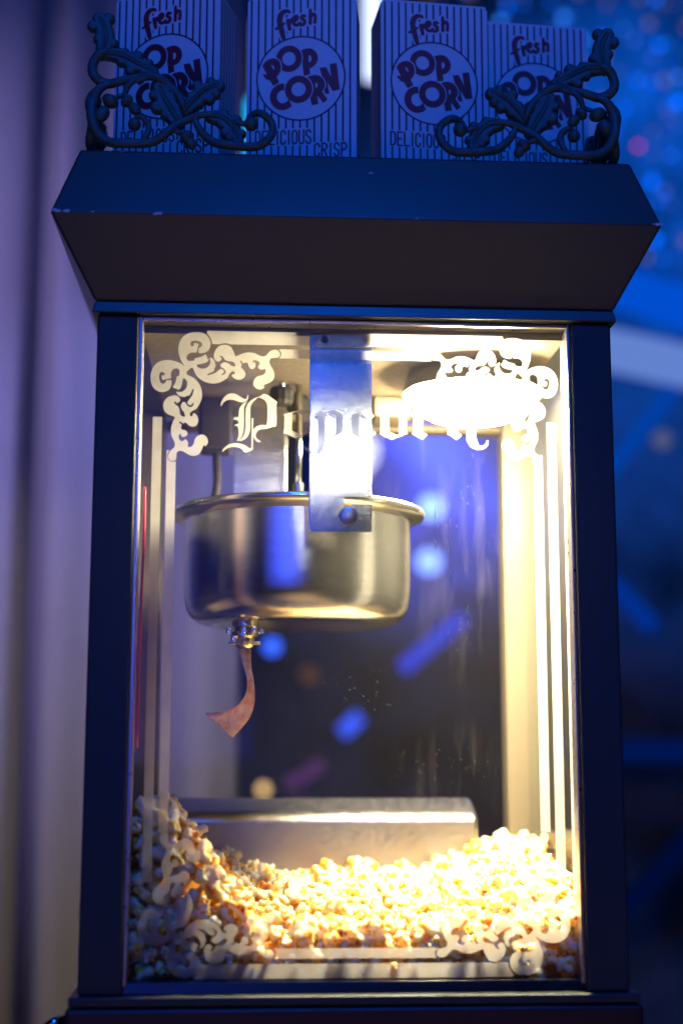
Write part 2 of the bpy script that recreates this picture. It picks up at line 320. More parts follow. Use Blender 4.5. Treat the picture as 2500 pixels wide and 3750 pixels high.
BLACKLETTER=[([[(-1204,5008),(-1200,5037),(-1177,5083),(-1145,5113),(-1105,5124),(-1064,5114),(-1024,5090),(-991,5074),(-971,5083),(-969,5108),(-961,5108),(-961,5079),(-975,5058),(-1007,5043),(-1047,5048),(-1088,5064),(-1128,5066),(-1160,5055),(-1184,5034),(-1196,5009)],[(-971,5050),(-995,5004),(-996,4929),(-996,4830),(-1003,4764),(-1023,4715),(-1051,4691),(-1055,4696),(-1042,4731),(-1040,4780),(-1048,4817),(-1065,4829),(-1078,4827),(-1069,4841),(-1043,4850),(-1047,4871),(-1065,4885),(-1089,4885),(-1078,4903),(-1046,4910),(-1042,4961),(-1031,4999),(-1007,5028)],[(-806,5121),(-697,5046),(-709,5033),(-707,4847),(-739,4826),(-803,4804),(-843,4801),(-875,4783),(-891,4749),(-883,4717),(-846,4688),(-854,4684),(-882,4692),(-907,4725),(-917,4766),(-904,4807),(-868,4832),(-820,4839),(-792,4850),(-793,5036),(-863,5090),(-903,5063),(-930,5029),(-940,4988),(-940,4848),(-943,4782),(-963,4732),(-995,4703),(-1039,4690),(-1003,4727),(-984,4781),(-980,4847),(-982,4971),(-970,5012),(-951,5046),(-911,5079),(-855,5101)],[(-925,4899),(-914,4899),(-915,4618),(-925,4609),(-927,4848)],[(-1187,4589),(-1170,4622),(-1130,4656),(-1082,4671),(-1034,4669),(-986,4654),(-946,4627),(-915,4618),(-977,4586),(-1010,4616),(-1050,4634),(-1098,4636),(-1138,4623),(-1169,4602)]],[]),([[(-643,4939),(-490,4987),(-405,4947),(-413,4922),(-412,4798),(-402,4781),(-541,4722),(-646,4776),(-638,4794),(-635,4918)]],[[(-567,4952),(-535,4964),(-474,4929),(-473,4760),(-489,4754),(-568,4795)]]),([[(-373,4943),(-322,4981),(-284,4965),(-195,4992),(-106,4947),(-114,4931),(-116,4786),(-222,4726),(-275,4750),(-275,4693),(-295,4618),(-343,4581),(-407,4588),(-456,4624),(-476,4669),(-471,4673),(-448,4645),(-407,4625),(-367,4626),(-339,4659),(-335,4725),(-336,4919)]],[[(-273,4949),(-235,4964),(-178,4934),(-178,4777),(-222,4759),(-273,4783)]]),([[(-45,4944),(45,4977),(93,4996),(166,4937),(130,4908),(35,4964),(35,4788),(109,4768),(174,4788),(177,4772),(53,4718),(-45,4787),(-37,4803),(-37,4928)]],[]),([[(214,4940),(368,4995),(458,4948),(451,4931),(453,4803),(462,4782),(318,4722),(213,4776),(221,4795),(222,4923)]],[[(297,4958),(328,4967),(387,4934),(386,4768),(367,4763),(298,4796)]]),([[(482,4957),(531,4991),(601,4954),(695,4997),(764,4957),(751,4919),(702,4902),(645,4930),(621,4955),(600,4938),(599,4796),(640,4772),(592,4728),(507,4778),(514,4799),(515,4932)]],[]),([[(793,4961),(842,4996),(899,4967),(994,5006),(1083,4962),(1079,4937),(1078,4745),(1100,4680),(1132,4672),(1165,4693),(1174,4726),(1188,4729),(1181,4681),(1140,4647),(1083,4642),(1026,4666),(996,4719),(991,4811),(993,4944),(956,4968),(918,4951),(916,4801),(950,4775),(900,4729),(819,4783),(828,4804),(829,4937)]],[])]
VINES=[[(-2250,8150,22.7),(-2328,8117,34.1),(-2378,8061,34.1),(-2392,7987,35.2),(-2373,7915,35.2),(-2321,7868,35.2),(-2230,7846,34.1),(-2140,7861,31.8),(-2050,7894,31.8),(-1960,7921,31.8),(-1847,7919,31.8),(-1755,7885,31.8),(-1674,7814,30.6),(-1604,7719,30.6),(-1562,7624,27.2)],[(-2207,7847,22.7),(-2308,7795,31.8),(-2367,7709,36.3),(-2387,7599,37.5),(-2372,7479,37.5),(-2318,7361,36.3),(-2215,7292,34.1),(-2091,7274,34.1),(-1956,7285,34.1),(-1821,7315,32.9),(-1721,7378,31.8),(-1633,7464,30.6),(-1532,7528,29.5),(-1419,7561,25.0),(-1283,7571,22.7),(-1192,7538,18.2),(-1122,7455,11.4)],[(-1933,7290,20.4),(-1890,7361,22.7),(-1875,7433,23.8),(-1899,7499,22.7),(-1956,7530,19.3),(-2001,7514,15.9)],[(-1476,7541,20.4),(-1428,7434,27.2),(-1359,7364,30.6),(-1268,7306,31.8),(-1154,7285,31.8),(-1018,7283,31.8),(-882,7299,30.6),(-797,7362,29.5),(-769,7453,29.5),(-793,7537,28.4),(-862,7586,27.2),(-931,7596,25.0),(-987,7562,20.4)],[(-1982,7902,20.4),(-2060,7827,22.7),(-2098,7753,20.4),(-2136,7728,18.2),(-2192,7696,15.9)],[(-2098,7753,18.2),(-2079,7705,15.9)],[(-1744,7371,20.4),(-1677,7415,21.6),(-1597,7399,20.4),(-1546,7371,15.9)],[(-1123,7515,18.2),(-1055,7493,20.4),(-975,7495,20.4)],[(-1847,7919,15.9),(-1971,7878,15.9),(-2083,7851,11.4)]]
LEAVES=[[(-2309,8140,60.3),(-2299,8179,71.8),(-2289,8217,81.0),(-2282,8256,86.9),(-2287,8295,89.0),(-2292,8335,86.9),(-2298,8374,81.0),(-2315,8410,71.8),(-2332,8445,60.3),(-2347,8279,47.5),(-2319,8244,43.2),(-2210,8236,47.5),(-2250,8223,43.2),(-2400,8400,53.1),(-2354,8397,48.3),(-2257,8478,53.1),(-2283,8436,48.3),(-2344,8473,63.6)],[(-2252,8132,53.9),(-2202,8133,64.1),(-2155,8126,72.3),(-2111,8102,77.6),(-2067,8078,79.5),(-2023,8055,77.6),(-1978,8033,72.3),(-1933,8012,64.1),(-1888,7990,53.9),(-2099,8161,36.0),(-2129,8145,32.7),(-2145,8057,36.0),(-2152,8092,32.7),(-1984,8124,49.9),(-2019,8098,45.4),(-2051,7980,49.9),(-2052,8025,45.4),(-1886,8059,40.0),(-1917,8039,36.3),(-1935,7942,40.0),(-1941,7980,36.3),(-1854,7973,56.8)],[(-1615,7493,63.6),(-1637,7530,75.6),(-1658,7566,85.3),(-1680,7603,91.6),(-1702,7639,93.8),(-1723,7676,91.6),(-1744,7713,85.3),(-1760,7753,75.6),(-1776,7793,63.6),(-1734,7567,42.4),(-1694,7563,38.6),(-1627,7640,42.4),(-1641,7600,38.6),(-1807,7639,58.9),(-1756,7643,53.6),(-1657,7741,58.9),(-1682,7694,53.6),(-1837,7754,47.1),(-1795,7745,42.9),(-1707,7814,47.1),(-1730,7775,42.9),(-1788,7823,67.0)],[(-1547,7614,56.0),(-1520,7650,66.7),(-1493,7686,75.2),(-1465,7720,80.7),(-1434,7752,82.6),(-1403,7784,80.7),(-1368,7809,75.2),(-1329,7828,66.7),(-1289,7847,56.0),(-1513,7754,37.4),(-1505,7718,34.0),(-1426,7679,37.4),(-1461,7680,34.0),(-1450,7852,51.9),(-1438,7806,47.2),(-1341,7733,51.9),(-1384,7747,47.2),(-1329,7901,41.6),(-1336,7861,37.8),(-1279,7779,41.6),(-1311,7800,37.8),(-1259,7861,59.0)],[(-1327,7564,53.9),(-1287,7559,64.1),(-1247,7555,72.3),(-1214,7534,77.6),(-1182,7508,79.5),(-1151,7481,77.6),(-1127,7449,72.3),(-1112,7410,64.1),(-1096,7371,53.9),(-1197,7600,36.0),(-1224,7579,32.7),(-1229,7490,36.0),(-1240,7524,32.7),(-1096,7537,49.9),(-1135,7519,45.4),(-1190,7412,49.9),(-1182,7456,45.4),(-1046,7410,40.0),(-1082,7417,36.3),(-1157,7360,40.0),(-1137,7392,36.3),(-1084,7341,56.8)]]
RIBS=[[(-2317,8111,12.5),(-2283,8239,11.4),(-2296,8371,9.1),(-2340,8462,5.7)],[(-2289,8131,12.5),(-2130,8112,11.4),(-1982,8035,9.1),(-1866,7980,5.7)],[(-1599,7465,12.5),(-1671,7587,11.4),(-1742,7709,9.1),(-1783,7812,5.7)],[(-1567,7587,12.5),(-1478,7706,11.4),(-1372,7807,9.1),(-1271,7856,5.7)],[(-1357,7567,12.5),(-1227,7546,11.4),(-1129,7453,9.1),(-1089,7353,5.7)]]
BALLS=[(-2000,7460,59.0),(-964,7493,65.8)]
ACORNS=[[(-2220,7671,74.9),(-2289,7548,65.8)],[(-2073,7675,59.0),(-2003,7605,54.5)],[(-1534,7353,63.6),(-1499,7297,52.2)]]


# ------------------------------------------------------------------ the room
def struct(o): o['kind'] = 'structure'; return o
struct(box('floor', (-6, 6, -6, 4.5, -1.05, -1.0), FLOORM, None, 0))
struct(box('wall', (-6, 6, 4.3, 4.45, -1.0, 5), WALLM, None, 0))
def drape(name, x0, x1, y0, z0, z1, mat, folds):
    bm = bmesh.new(); n = 260; rows = []
    for z in (z0, z0+.6*(z1-z0), z1):
        row = []
        for i in range(n+1):
            x = x0+(x1-x0)*i/n
            y = y0+sum(a*math.sin(2*math.pi*(x-x0)/l+ph+.25*z) for a, l, ph in folds)+.07*math.exp(-((x+.505)/.022)**2)-(.55*min(max(-.52-x, 0), .25))
            row.append(bm.verts.new((x, y, z)))
        rows.append(row)
    for a, b in zip(rows, rows[1:]):
        for i in range(n): bm.faces.new((a[i], a[i+1], b[i+1], b[i]))
    o = bm_obj(name, bm, mat, None, True); s = o.modifiers.new('cloth', 'SOLIDIFY'); s.thickness = .004
    return o
c = drape('curtain', -2.1, -.122, 1.4, -1, 2.6, CURT, [(.035, .30, 1.9), (.012, .13, .4), (.02, .72, 1)])
tag(c, 'pale curtain in soft vertical folds behind the left of the machine', 'curtain')

# lights far behind, out of focus
LG = 'blurred stage lights behind the machine'
def light_bar(a, b, r, color, s, label, name='light_bar', cat='light'):
    o = tube(name, [a, tuple((p+q)/2 for p, q in zip(a, b)), b], r, emit(name+'_glow', color, s), None, 16)
    return tag(o, label, cat)
light_bar((.95, 3.5, 1.86), (2.1, 3.5, 1.50), .075, (0, .12, 1), .62, 'upper blurred blue light bar to the right of the canopy')
light_bar((.95, 3.5, 1.60), (2.1, 3.5, 1.36), .074, (.2, .36, 1), .62, 'whitish blue light bar to the right of the canopy, below the bluer bar')
light_bar((1.10, 3.5, 1.12), (1.345, 3.5, 1.43), .026, (0, .12, .9), .42, 'slanting blue light bar right of the machine under the two bright bars')
light_bar((1.10, 3.5, .76), (1.245, 3.5, .60), .03, (0, .09, .9), .3, 'short slanting dim blue light bar falling to the right beside the right post')
light_bar((.95, 3.5, .187), (2.1, 3.5, .187), .036, (0, .07, .8), .10, 'dim level blue light bar right of the machine near the heap of popcorn')
light_bar((1.10, 3.5, -.34), (1.60, 3.5, .16), .034, (0, .06, .7), .05, 'faint slanting blue light bar at the lower right beside the machine')
light_bar((.395, 3.5, .455), (.60, 3.5, .63), .026, (.02, .06, 1), .72, 'blue slanting streak of light seen through the glass right of the kettle')
light_bar((.195, 3.5, .243), (.255, 3.5, .30), .026, (.03, .10, 1), 1.1, 'short bright blue streak of light seen through the glass under the kettle')
light_bar((.02, 3.5, .075), (.135, 3.5, .148), .02, (.35, .10, .6), .22, 'dull purple streak of light seen through the glass above the metal ledge')
light_bar((-.095, 3.0, 2.05), (-.095, 3.0, 2.48), .020, (.62, .60, 1), 1.6, 'upright whitish violet light tube glowing between the two left popcorn boxes')
light_bar((-.140, 3.05, 1.95), (-.140, 3.05, 2.23), .022, (.0, .45, 1), 1.6, 'short cyan light tube glowing between the two left popcorn boxes')
light_bar((.262, 3.0, 2.3), (.262, 3.0, 2.65), .030, (.55, .65, 1), 2.0, 'pale blue light tube glowing between the two middle popcorn boxes')
def lamp_ball(p, r, color, s, label, group=None):
    bm = bmesh.new(); add_ball(bm, p, r, 2); o = bm_obj('stage_lamp', bm, emit('stage_lamp_glow', color, s), None, True)
    return tag(o, label, 'lamp', group)
lamp_ball((.4973, 3.5, 1.0007), .043, (.17, .30, 1), 3.2, 'upper of two round pale blue lights seen through the glass right of the kettle')
lamp_ball((.4884, 3.5, .8149), .043, (.17, .30, 1), 2.6, 'lower of two round pale blue lights seen through the glass right of the kettle')
lamp_ball((-.0359, 3.5, .5266), .028, (.03, .12, 1), 2.0, 'round blue light seen through the glass just right of the kettle valve')
lamp_ball((.0873, 3.5, .4339), .032, (.55, .22, .18), .14, 'dull brownish round light seen through the glass below the kettle')
lamp_ball((-.06, 3.5, .062), .018, (1, .62, .25), 1.7, 'small warm light resting just above the metal ledge behind the glass')
lamp_ball((1.2506, 3.5, 2.3173), .009, (1, .02, .12), 1.6, 'tiny red light among the blue sparkles at the upper right')
lamp_ball((1.2995, 3.5, 1.2461), .032, (.25, .3, .6), .35, 'faint greyish round light right of the machine below the light bars')
lamp_ball((.80, 3.5, .80), .02, (.12, .7, .2), .8, 'faint green light seen through the glass beside the right post')
gl = thing('sparkle_strands', 'dangling strands of blurred blue and violet sparkles at the upper right', 'sparkle strands', (1.3, 3.6, 3.2))
mats = [emit('sparkle', c, s) for c, s in (((0, .13, 1), 2.6), ((.03, .22, 1), 2.2), ((.05, .14, .8), 1.2), ((.30, .25, .45), .6), ((.3, .18, .16), .5))]
for k in range(17):
    x = -.85+k*.0735+random.uniform(-.02, .02)
    tube('strand', [(x, 0, .3), (x, 0, -.5), (x, 0, -1.5)], .002, BLACK, gl, 5)
    z = .1-random.uniform(0, .15)
    while z > (-1.28 if k > 11 else -.75):
        m = mats[random.choice((0, 0, 1, 2, 2, 3, 3, 4))]
        bm = bmesh.new(); add_ball(bm, (x+random.uniform(-.035, .035), random.uniform(-.1, .3), z), random.uniform(.006, .019), 1)
        bm_obj('sparkle', bm, m, gl, True)
        z -= random.uniform(.045, .15)

# ------------------------------------------------------------------ the machine
PM = thing('popcorn_machine', 'dark enamelled popcorn machine with lit glass cabinet and flared canopy', 'popcorn machine')
W, D, ZT = .23, .40, .580
# canopy: flared out, then drawn in again
def loft(name, secs, mat, parent):
    bm = bmesh.new(); rings = []
    for x, y0, y1, z in secs:
        rings.append([bm.verts.new(p) for p in ((-x, y0, z), (x, y0, z), (x, y1, z), (-x, y1, z))])
    for a, b in zip(rings, rings[1:]):
        for i in range(4): bm.faces.new((a[i], a[(i+1) % 4], b[(i+1) % 4], b[i]))
    bm.faces.new(rings[0]); bm.faces.new(rings[-1])
    return bm_obj(name, bm, mat, parent)
canopy = bevel(loft('canopy', [(.2325, -.0022, D+.004, .5915), (.2685, -.0385, D+.04, .6590), (.2685, -.0385, D+.04, .6615), (.2478, -.0178, D+.0178, .7264)], PAINT, PM), .0028, 3)
def chip(x, z, r, side='f'):
    yf = -.0385 if .655 < z < .665 else (-.0385+.0207*(z-.6615)/.065 if z > .6615 else -.0022-.0363*(z-.5915)/.0675)
    chips = bmesh.new(); n = 9; vs = []
    for k in range(n):
        a = 2*math.pi*k/n; q = r*random.uniform(.5, 1.1)
        vs.append(chips.verts.new((x+q*1.6*math.cos(a), yf-.0004, z+q*.55*math.sin(a))))
    vc = chips.verts.new((x, yf-.0010, z))
    for k in range(n): chips.faces.new((vs[k], vs[(k+1) % n], vc))
    bm_obj('paint_chip', chips, CHIP, canopy)
for x, z, r in ((-.262, .6602, .0024), (-.255, .6602, .0026), (-.232, .6600, .0014), (-.176, .6598, .0032), (-.2650, .6610, .003), (.2655, .6606, .003), (.262, .6605, .0016), (.05, .6606, .0012), (-.21, .7245, .0012), (.011, .708, .0016)):
    chip(x, z, r)
bevel(loft('top_rail', [(.2345, -.0050, D+.005, .5805), (.2325, -.0024, D+.0024, .5912)], PAINT, PM), .0012, 2)
for x0, x1 in ((-.23, -.1935), (.1935, .23)):
    bm = bmesh.new(); add_box(bm, x0, x1, 0, .034, -.0005, .5800)
    p = bevel(bm_obj('post', bm, POST, PM), .0025, 3)
    box('post', (x0, x1, D-.034, D, -.0005, .5800), RPOST, PM, .002)
for s in (-1, 1):                      # channels that hold the front glass
    a, b = sorted((s*.1933, s*.1902))
    box('glass_channel', (a, b, .0035, .022, .006, .5795), TRIM, PM, .0006)
box('post_liner', (-.1932, -.1912, .0225, .0345, .0065, .5690), LINER, PM, 0)
box('post_liner', (.1912, .1932, .0225, .0345, .0065, .5690), LINER, PM, 0)
box('glass_channel', (-.1900, .1900, .0050, .022, .5765, .5800), TRIM, PM, .0006)
DPAINT = surf('rail_enamel', (.008, .011, .016), .2, .0, .05, 9, .1, 700)
bevel(loft('bottom_rail', [(.1932, .0060, .032, -.0005), (.1932, .0062, .032, .0002), (.1932, .0082, .032, .0082), (.1932, .0104, .032, .0086)], DPAINT, PM), .0008, 2)
box('bottom_lip', (-.2365, .2365, -.006, D+.006, -.0085, -.0010), POST, PM, .0015)
box('floor_pan', (-.1925, .1925, .033, D-.035, -.0006, .004), SHEET, PM, .0005)
box('ceiling_panel', (-.1925, .1925, .023, D-.0345, .5700, .5795), CEIL, PM, .0005)
box('side_pane', (-.2200, -.2165, .035, D-.035, 0, .5795), GLASS_S, PM, 0)
box('side_pane', (.2165, .2200, .035, D-.035, 0, .5795), GLASS_S, PM, 0)
box('rear_sill', (-.1925, .1925, D-.030, D-.004, .0045, .020), RPOST, PM, .002)
box('rear_header', (-.1925, .1925, D-.030, D-.004, .5600, .5697), DARKST, PM, .002)
door = box('glass_door', (-.1900, .1900, .0115, .0152, .0064, .5764), GLASS_F, PM, 0)
# low stainless ledge at the rear
bm = bmesh.new(); prof = [(.300, .004), (.300, .122), (.305, .131), (.316, .1355), (.350, .1465), (.360, .146), (.360, .004)]
xs = (-.186, .150); rings = []
for x in xs: rings.append([bm.verts.new((x, y, z)) for y, z in prof])
n = len(prof)
for i in range(n): bm.faces.new((rings[0][i], rings[0][(i+1) % n], rings[1][(i+1) % n], rings[1][i]))
bm.faces.new(rings[0]); bm.faces.new(rings[1])
bevel(bm_obj('rear_ledge', bm, LEDGE, PM), .006, 4)

# etched film on the door (sub-parts of the glass)
YE = .0111
sub = lambda x, z, y: (x*1e-4, YE+y, z*1e-4)
ax, az = [], []
for q in ORN_POS: ax += [p[0] for p in q]; az += [p[1] for p in q]
X, Z = grid(min(ax)-20, max(ax)+20, min(az)-20, max(az)+20, 5.0)
F = np.full(X.shape, 1e9)
for q in ORN_POS: F = np.minimum(F, f_poly(X, Z, catmull(q, 3, True)))
for q in ORN_NEG: F = np.maximum(F, -f_line(X, Z, catmull(q, 3)))
CXG, CZG = 0, 2899      # mirror lines of the pattern on the glass
orn_x0, orn_z1 = min(ax), max(az)
for sx in (1, -1):
    for sz in (1, -1):
        me = cut('corner_ornament', X, Z, F, 0, None, lambda x, z, y, sx=sx, sz=sz: ((sx*(x-CXG)+CXG)*1e-4+(0 if sx > 0 else -.0002), YE, (sz*(z-CZG)+CZG)*1e-4))
        link('corner_ornament', me, ETCH, door)
def orn_field(Xq, Zq):
    i = np.clip((CXG-np.abs(Xq-CXG)-X[0, 0])/5.0, 0, X.shape[0]-1).astype(int); j = np.clip((np.abs(Zq-CZG)+CZG-Z[0, 0])/5.0, 0, X.shape[1]-1).astype(int)
    f = F[i, j]; out = (CXG-np.abs(Xq-CXG) > X[-1, 0]) | (np.abs(Zq-CZG)+CZG < Z[0, 0])
    return np.where(out, 1e9, f)
def line_rect(x0, x1, z0, z1):
    Xq, Zq = grid(x0-10, x1+10, z0-10, z1+10, 5.0)
    f = np.maximum(np.maximum(x0-Xq, Xq-x1), np.maximum(z0-Zq, Zq-z1))
    f = np.maximum(f, 9-orn_field(Xq, Zq))
    link('border_line', cut('border_line', Xq, Zq, f, 0, None, sub), ETCH, door)
for a, b in ((5575, 5697), (103, 222)): line_rect(-1335, 1335, a, b)
for a, b in ((5452, 5537), (263, 347)): line_rect(-690, 690, a, b)
for s in (-1, 1):
    a, b = sorted((s*1800, s*1718)); line_rect(a, b, 900, 4900)
    a, b = sorted((s*1672, s*1590)); line_rect(a, b, 1300, 4600)
for pos, neg in BLACKLETTER:
    ptx = [p[0] for q in pos for p in q]; ptz = [p[1] for q in pos for p in q]
    Xq, Zq = grid(min(ptx)-8, max(ptx)+8, min(ptz)-8, max(ptz)+8, 3.0)
    f = np.full(Xq.shape, 1e9)
    curvy = len(pos) > 1
    for q in pos: f = np.minimum(f, f_poly(Xq, Zq, catmull(q, 3, True) if curvy and len(q) > 6 else q))
    for q in neg: f = np.maximum(f, -f_poly(Xq, Zq, q))
    link('letter', cut('letter', Xq, Zq, f-.6, 0, None, sub), ETCH, door)
# stroke capitals on a unit cell (x, z up)
def arc(cx, cz, rx, rz, a0, a1, n=10):
    return [(cx+rx*math.cos(R(a0+(a1-a0)*k/n)), cz+rz*math.sin(R(a0+(a1-a0)*k/n))) for k in range(n+1)]
CAPS = {
 'D': [[(0, 0), (0, 1), (.45, 1)]+arc(.45, .7, .55, .3, 90, 0, 5)+arc(.45, .3, .55, .3, 0, -90, 5)+[(0, 0)]],
 'E': [[(1, 1), (0, 1), (0, 0), (1, 0)], [(0, .5), (.8, .5)]], 'L': [[(0, 1), (0, 0), (1, 0)]], 'I': [[(.5, 1), (.5, 0)]],
 'C': [arc(.5, .75, .5, .25, 0, 180, 8)+arc(.5, .25, .5, .25, 180, 360, 8)],
 'O': [arc(.5, .75, .5, .25, 0, 180, 8)+arc(.5, .25, .5, .25, 180, 360, 8)+[(1, .75)]],
 'U': [[(0, 1)]+arc(.5, .25, .5, .25, 180, 360, 8)+[(1, 1)]],
 'S': [arc(.5, .76, .5, .24, 10, 180, 8)+[(.12, .6), (.88, .42)]+arc(.5, .24, .5, .24, 0, -170, 8)],
 'R': [[(0, 0), (0, 1), (.5, 1)]+arc(.5, .76, .5, .24, 90, -90, 8)+[(0, .52)], [(.45, .52), (1, 0)]],
 'P': [[(0, 0), (0, 1), (.5, 1)]+arc(.5, .74, .5, .26, 90, -90, 8)+[(0, .48)]],
 'G': [arc(.5, .72, .5, .28, 10, 180, 8)+arc(.5, .28, .5, .28, 180, 360, 8)+[(1, .5), (.55, .5)]],
 'M': [[(0, 0), (0, 1), (.5, .35), (1, 1), (1, 0)]], 'A': [[(0, 0), (.5, 1), (1, 0)], [(.2, .35), (.8, .35)]]}
def word(X, Z, txt, x0, z0, wd, ht, gap, r, Zdir=1):
    f = np.full(X.shape, 1e9); x = x0
    for ch in txt:
        if ch == ' ': x += wd*.7+gap; continue
        ww = wd*.45 if ch == 'I' else wd
        for s in CAPS[ch]: f = np.minimum(f, f_line(X, Z, [(x+p*ww, z0+q*ht*Zdir) for p, q in s], r))
        x += ww+gap
    return f
Xq, Zq = grid(-320, 335, 395, 540, 2.0)
f = word(Xq, Zq, 'GOLD MEDAL', -292, 430, 46, 72, 17, 6)
link('maker_lettering', cut('maker_lettering', Xq, Zq, f, 0, None, sub), film('thin_frost', (.8, .8, .72), .27, .6), door)
# runs of water on the inside of the glass
DRIP = surf('water_run', (.5, .52, .56), .08, .0, .05, 300)
for x, za, zb in ((.0705, .413, .375), (.0835, .400, .345), (.0985, .325, .309)):
    p = [(x+.0006*math.sin(9*k+x*900), .0113, za+(zb-za)*k/8) for k in range(9)]
    tube('water_run', p, [.0002]*7+[.00035, .0005], DRIP, door, 6)

# hanger plate with its hook slot
K = 1e-4
Xq, Zq = grid(-400, 170, 3880, 5720, 3.0)
rect = lambda x0, x1, z0, z1, r=0: np.hypot(np.maximum(np.abs(Xq-(x0+x1)/2)-(x1-x0)/2+r, 0), np.maximum(np.abs(Zq-(z0+z1)/2)-(z1-z0)/2+r, 0))+np.minimum(np.maximum(np.abs(Xq-(x0+x1)/2)-(x1-x0)/2+r, np.abs(Zq-(z0+z1)/2)-(z1-z0)/2+r), 0)-r
f = rect(-398, 148, 3896, 5690, 24)
f = np.maximum(f, -rect(-102, 38, 4148, 4212, 8)); f = np.maximum(f, -rect(-102, -30, 4000, 4202, 30))
f = np.maximum(f, -rect(13, 253, 4146, 4214, 8))
hp = link('hanger_plate', cut('hanger_plate', Xq, Zq, f, .0022, None, lambda x, z, y: (x*K, .0176+y, z*K)), PLATE, PM)
box('plate_flange', (-.0412, -.0391, .0199, .0250, .3907, .5688), PLATE, hp, .0005)
# clip above the plate
clip = box('clip', (-.0365, .0175, .0160, .0174, .5590, .5694), BRASS, PM, .001)
for x in (-.028, .010): lathe('screw', [(.0001, .0154), (.0030, .0154), (.0034, .0157), (.0034, .0161)], BLACK, clip, 14, 'y', (x, 0, .5648))
box('clip_lip', (-.0372, .0185, .0155, .0174, .5574, .5588), BRASS, clip, .0005)
# second plate at the back of the kettle, drive, knobs and shaft under the ceiling
box('rear_hanger_plate', (-.113, -.056, .300, .3025, .432, .5695), SHEET, PM, .0006)
box('drive_motor', (-.150, -.115, .255, .292, .512, .5696), BLACK, PM, .004)
tube('motor_cord', [(-.132, .272, .513), (-.130, .272, .48), (-.134, .27, .45), (-.132, .262, .436)], .0042, BLACK, PM, 10)
sh = tube('agitator_shaft', [(-.0455, .2, .5695), (-.0455, .2, .50), (-.0455, .2, .436)], .0035, CHROME, PM, 14)
lathe('shaft_collar', [(.0035, .452), (.0062, .452), (.0062, .466), (.0035, .466)], CHROME, sh, 18, 'z', (-.0455, .2, 0))
def knob(x, y, z):
    bm = bmesh.new(); prof = [(.004, 0), (.0105, .0), (.0118, .003), (.0118, .013), (.0095, .017), (.005, .0175)]
    rings = []
    for r, h in prof: rings.append([bm.verts.new((x+(r*(1+.07*(k % 2)))*math.cos(2*math.pi*k/24), y+(r*(1+.07*(k % 2)))*math.sin(2*math.pi*k/24), z-h)) for k in range(24)])
    for a, b in zip(rings, rings[1:]):
        for k in range(24): bm.faces.new((a[k], a[(k+1) % 24], b[(k+1) % 24], b[k]))
    bm.faces.new(rings[0]); bm.faces.new(rings[-1]); o = bm_obj('knob', bm, BLACK, PM)
    tube('knob_stem', [(x, y, z), (x, y, z+.006), (x, y, .5696)], .0032, CHROME, o, 10)
knob(-.0635, .19, .563); knob(-.0455, .235, .566)
box('ceiling_bracket', (.035, .075, .24, .30, .5480, .5696), CEIL, PM, .003)
box('ceiling_bracket', (-.10, -.02, .315, .36, .5580, .5696), CEIL, PM, .002)
tube('red_cord', catmull([(-.1872, .03, .4300), (-.1868, .031, .39), (-.1878, .031, .33), (-.1885, .031, .27), (-.1888, .03, .2)], 4), .0013, RED, PM, 8)
# heat lamp
HL = (.127, .152)
lampo = bpy.data.objects.new('heat_lamp', None); COL.objects.link(lampo); lampo.parent = PM
lathe('lamp_cup', [(.014, .5699), (.060, .5699), (.0665, .5670), (.0710, .5500), (.0700, .5500), (.0650, .5645), (.02, .5645)], SHEET, lampo, 40, 'z', (HL[0], HL[1], 0))  # cup added round the bulb to keep its light off the ceiling
lathe('bulb', [(.0600, .5638), (.0632, .556), (.0634, .546), (.056, .534), (.042, .5265), (.02, .522), (.002, .521)], emit('lamp_glow', (1, .82, .52), 520, True), lampo, 40, 'z', (HL[0], HL[1], 0))

lb = lamp('flood_beam', 'SPOT', (HL[0], HL[1], .518), (HL[0]-.06, HL[1]-.02, 0), 90, (1, .80, .48), spot_size=R(142), spot_blend=.9, shadow_soft_size=.045)
lb.parent = lampo

# ------------------------------------------------------------------ cart under the machine
CT = thing('cart', 'dark maroon cart top under the popcorn machine with a chrome handle', 'cart', (0, .2, -.0090))
box('cart_body', (-.239, .239, -.208, .215, -.5, -.0005), CART, CT, .004)
tube('handle', catmull([(-.238, -.10, -.045), (-.25, -.12, -.045), (-.262, -.15, -.040), (-.262, -.165, -.028), (-.250, -.165, -.018), (-.241, -.15, -.022), (-.238, -.13, -.03)], 5), .0055, CHROME, CT, 14)
for x in (-.2, .2):
    for y in (-.17, .17): box('leg', (x-.02, x+.02, y-.02, y+.02, -.991, -.501), CART, CT, .003)

# ------------------------------------------------------------------ kettle
KX, KY = -.047, .172
KT = thing('popcorn_kettle', 'brushed steel popping kettle hanging from the plate inside the lit cabinet', 'kettle', (KX, KY, .318))
lathe('bowl', [(.070, .0005), (.086, .0000), (.097, .0030), (.1045, .0085), (.1085, .016), (.1105, .026), (.1115, .040), (.1120, .106), (.1105, .106), (.1095, .03), (.10, .012), (.08, .006), (.02, .006)], STEEL, KT, 96)
lathe('rim', [(.1122, .1015), (.116, .1045), (.1250, .1065), (.1262, .1085), (.1262, .1115), (.1250, .1130), (.112, .1132), (.1085, .1125), (.1085, .1065)], STEEL, KT, 96)
pin = lathe('hook_pin', [(.0001, -.1566), (.0070, -.1566), (.0082, -.1560), (.0082, -.1546), (.0040, -.1545), (.0040, -.105)], TRIM, KT, 28, 'y', (.0408, 0, .0858))
vx, vy = -.0975+.047, .122-KY
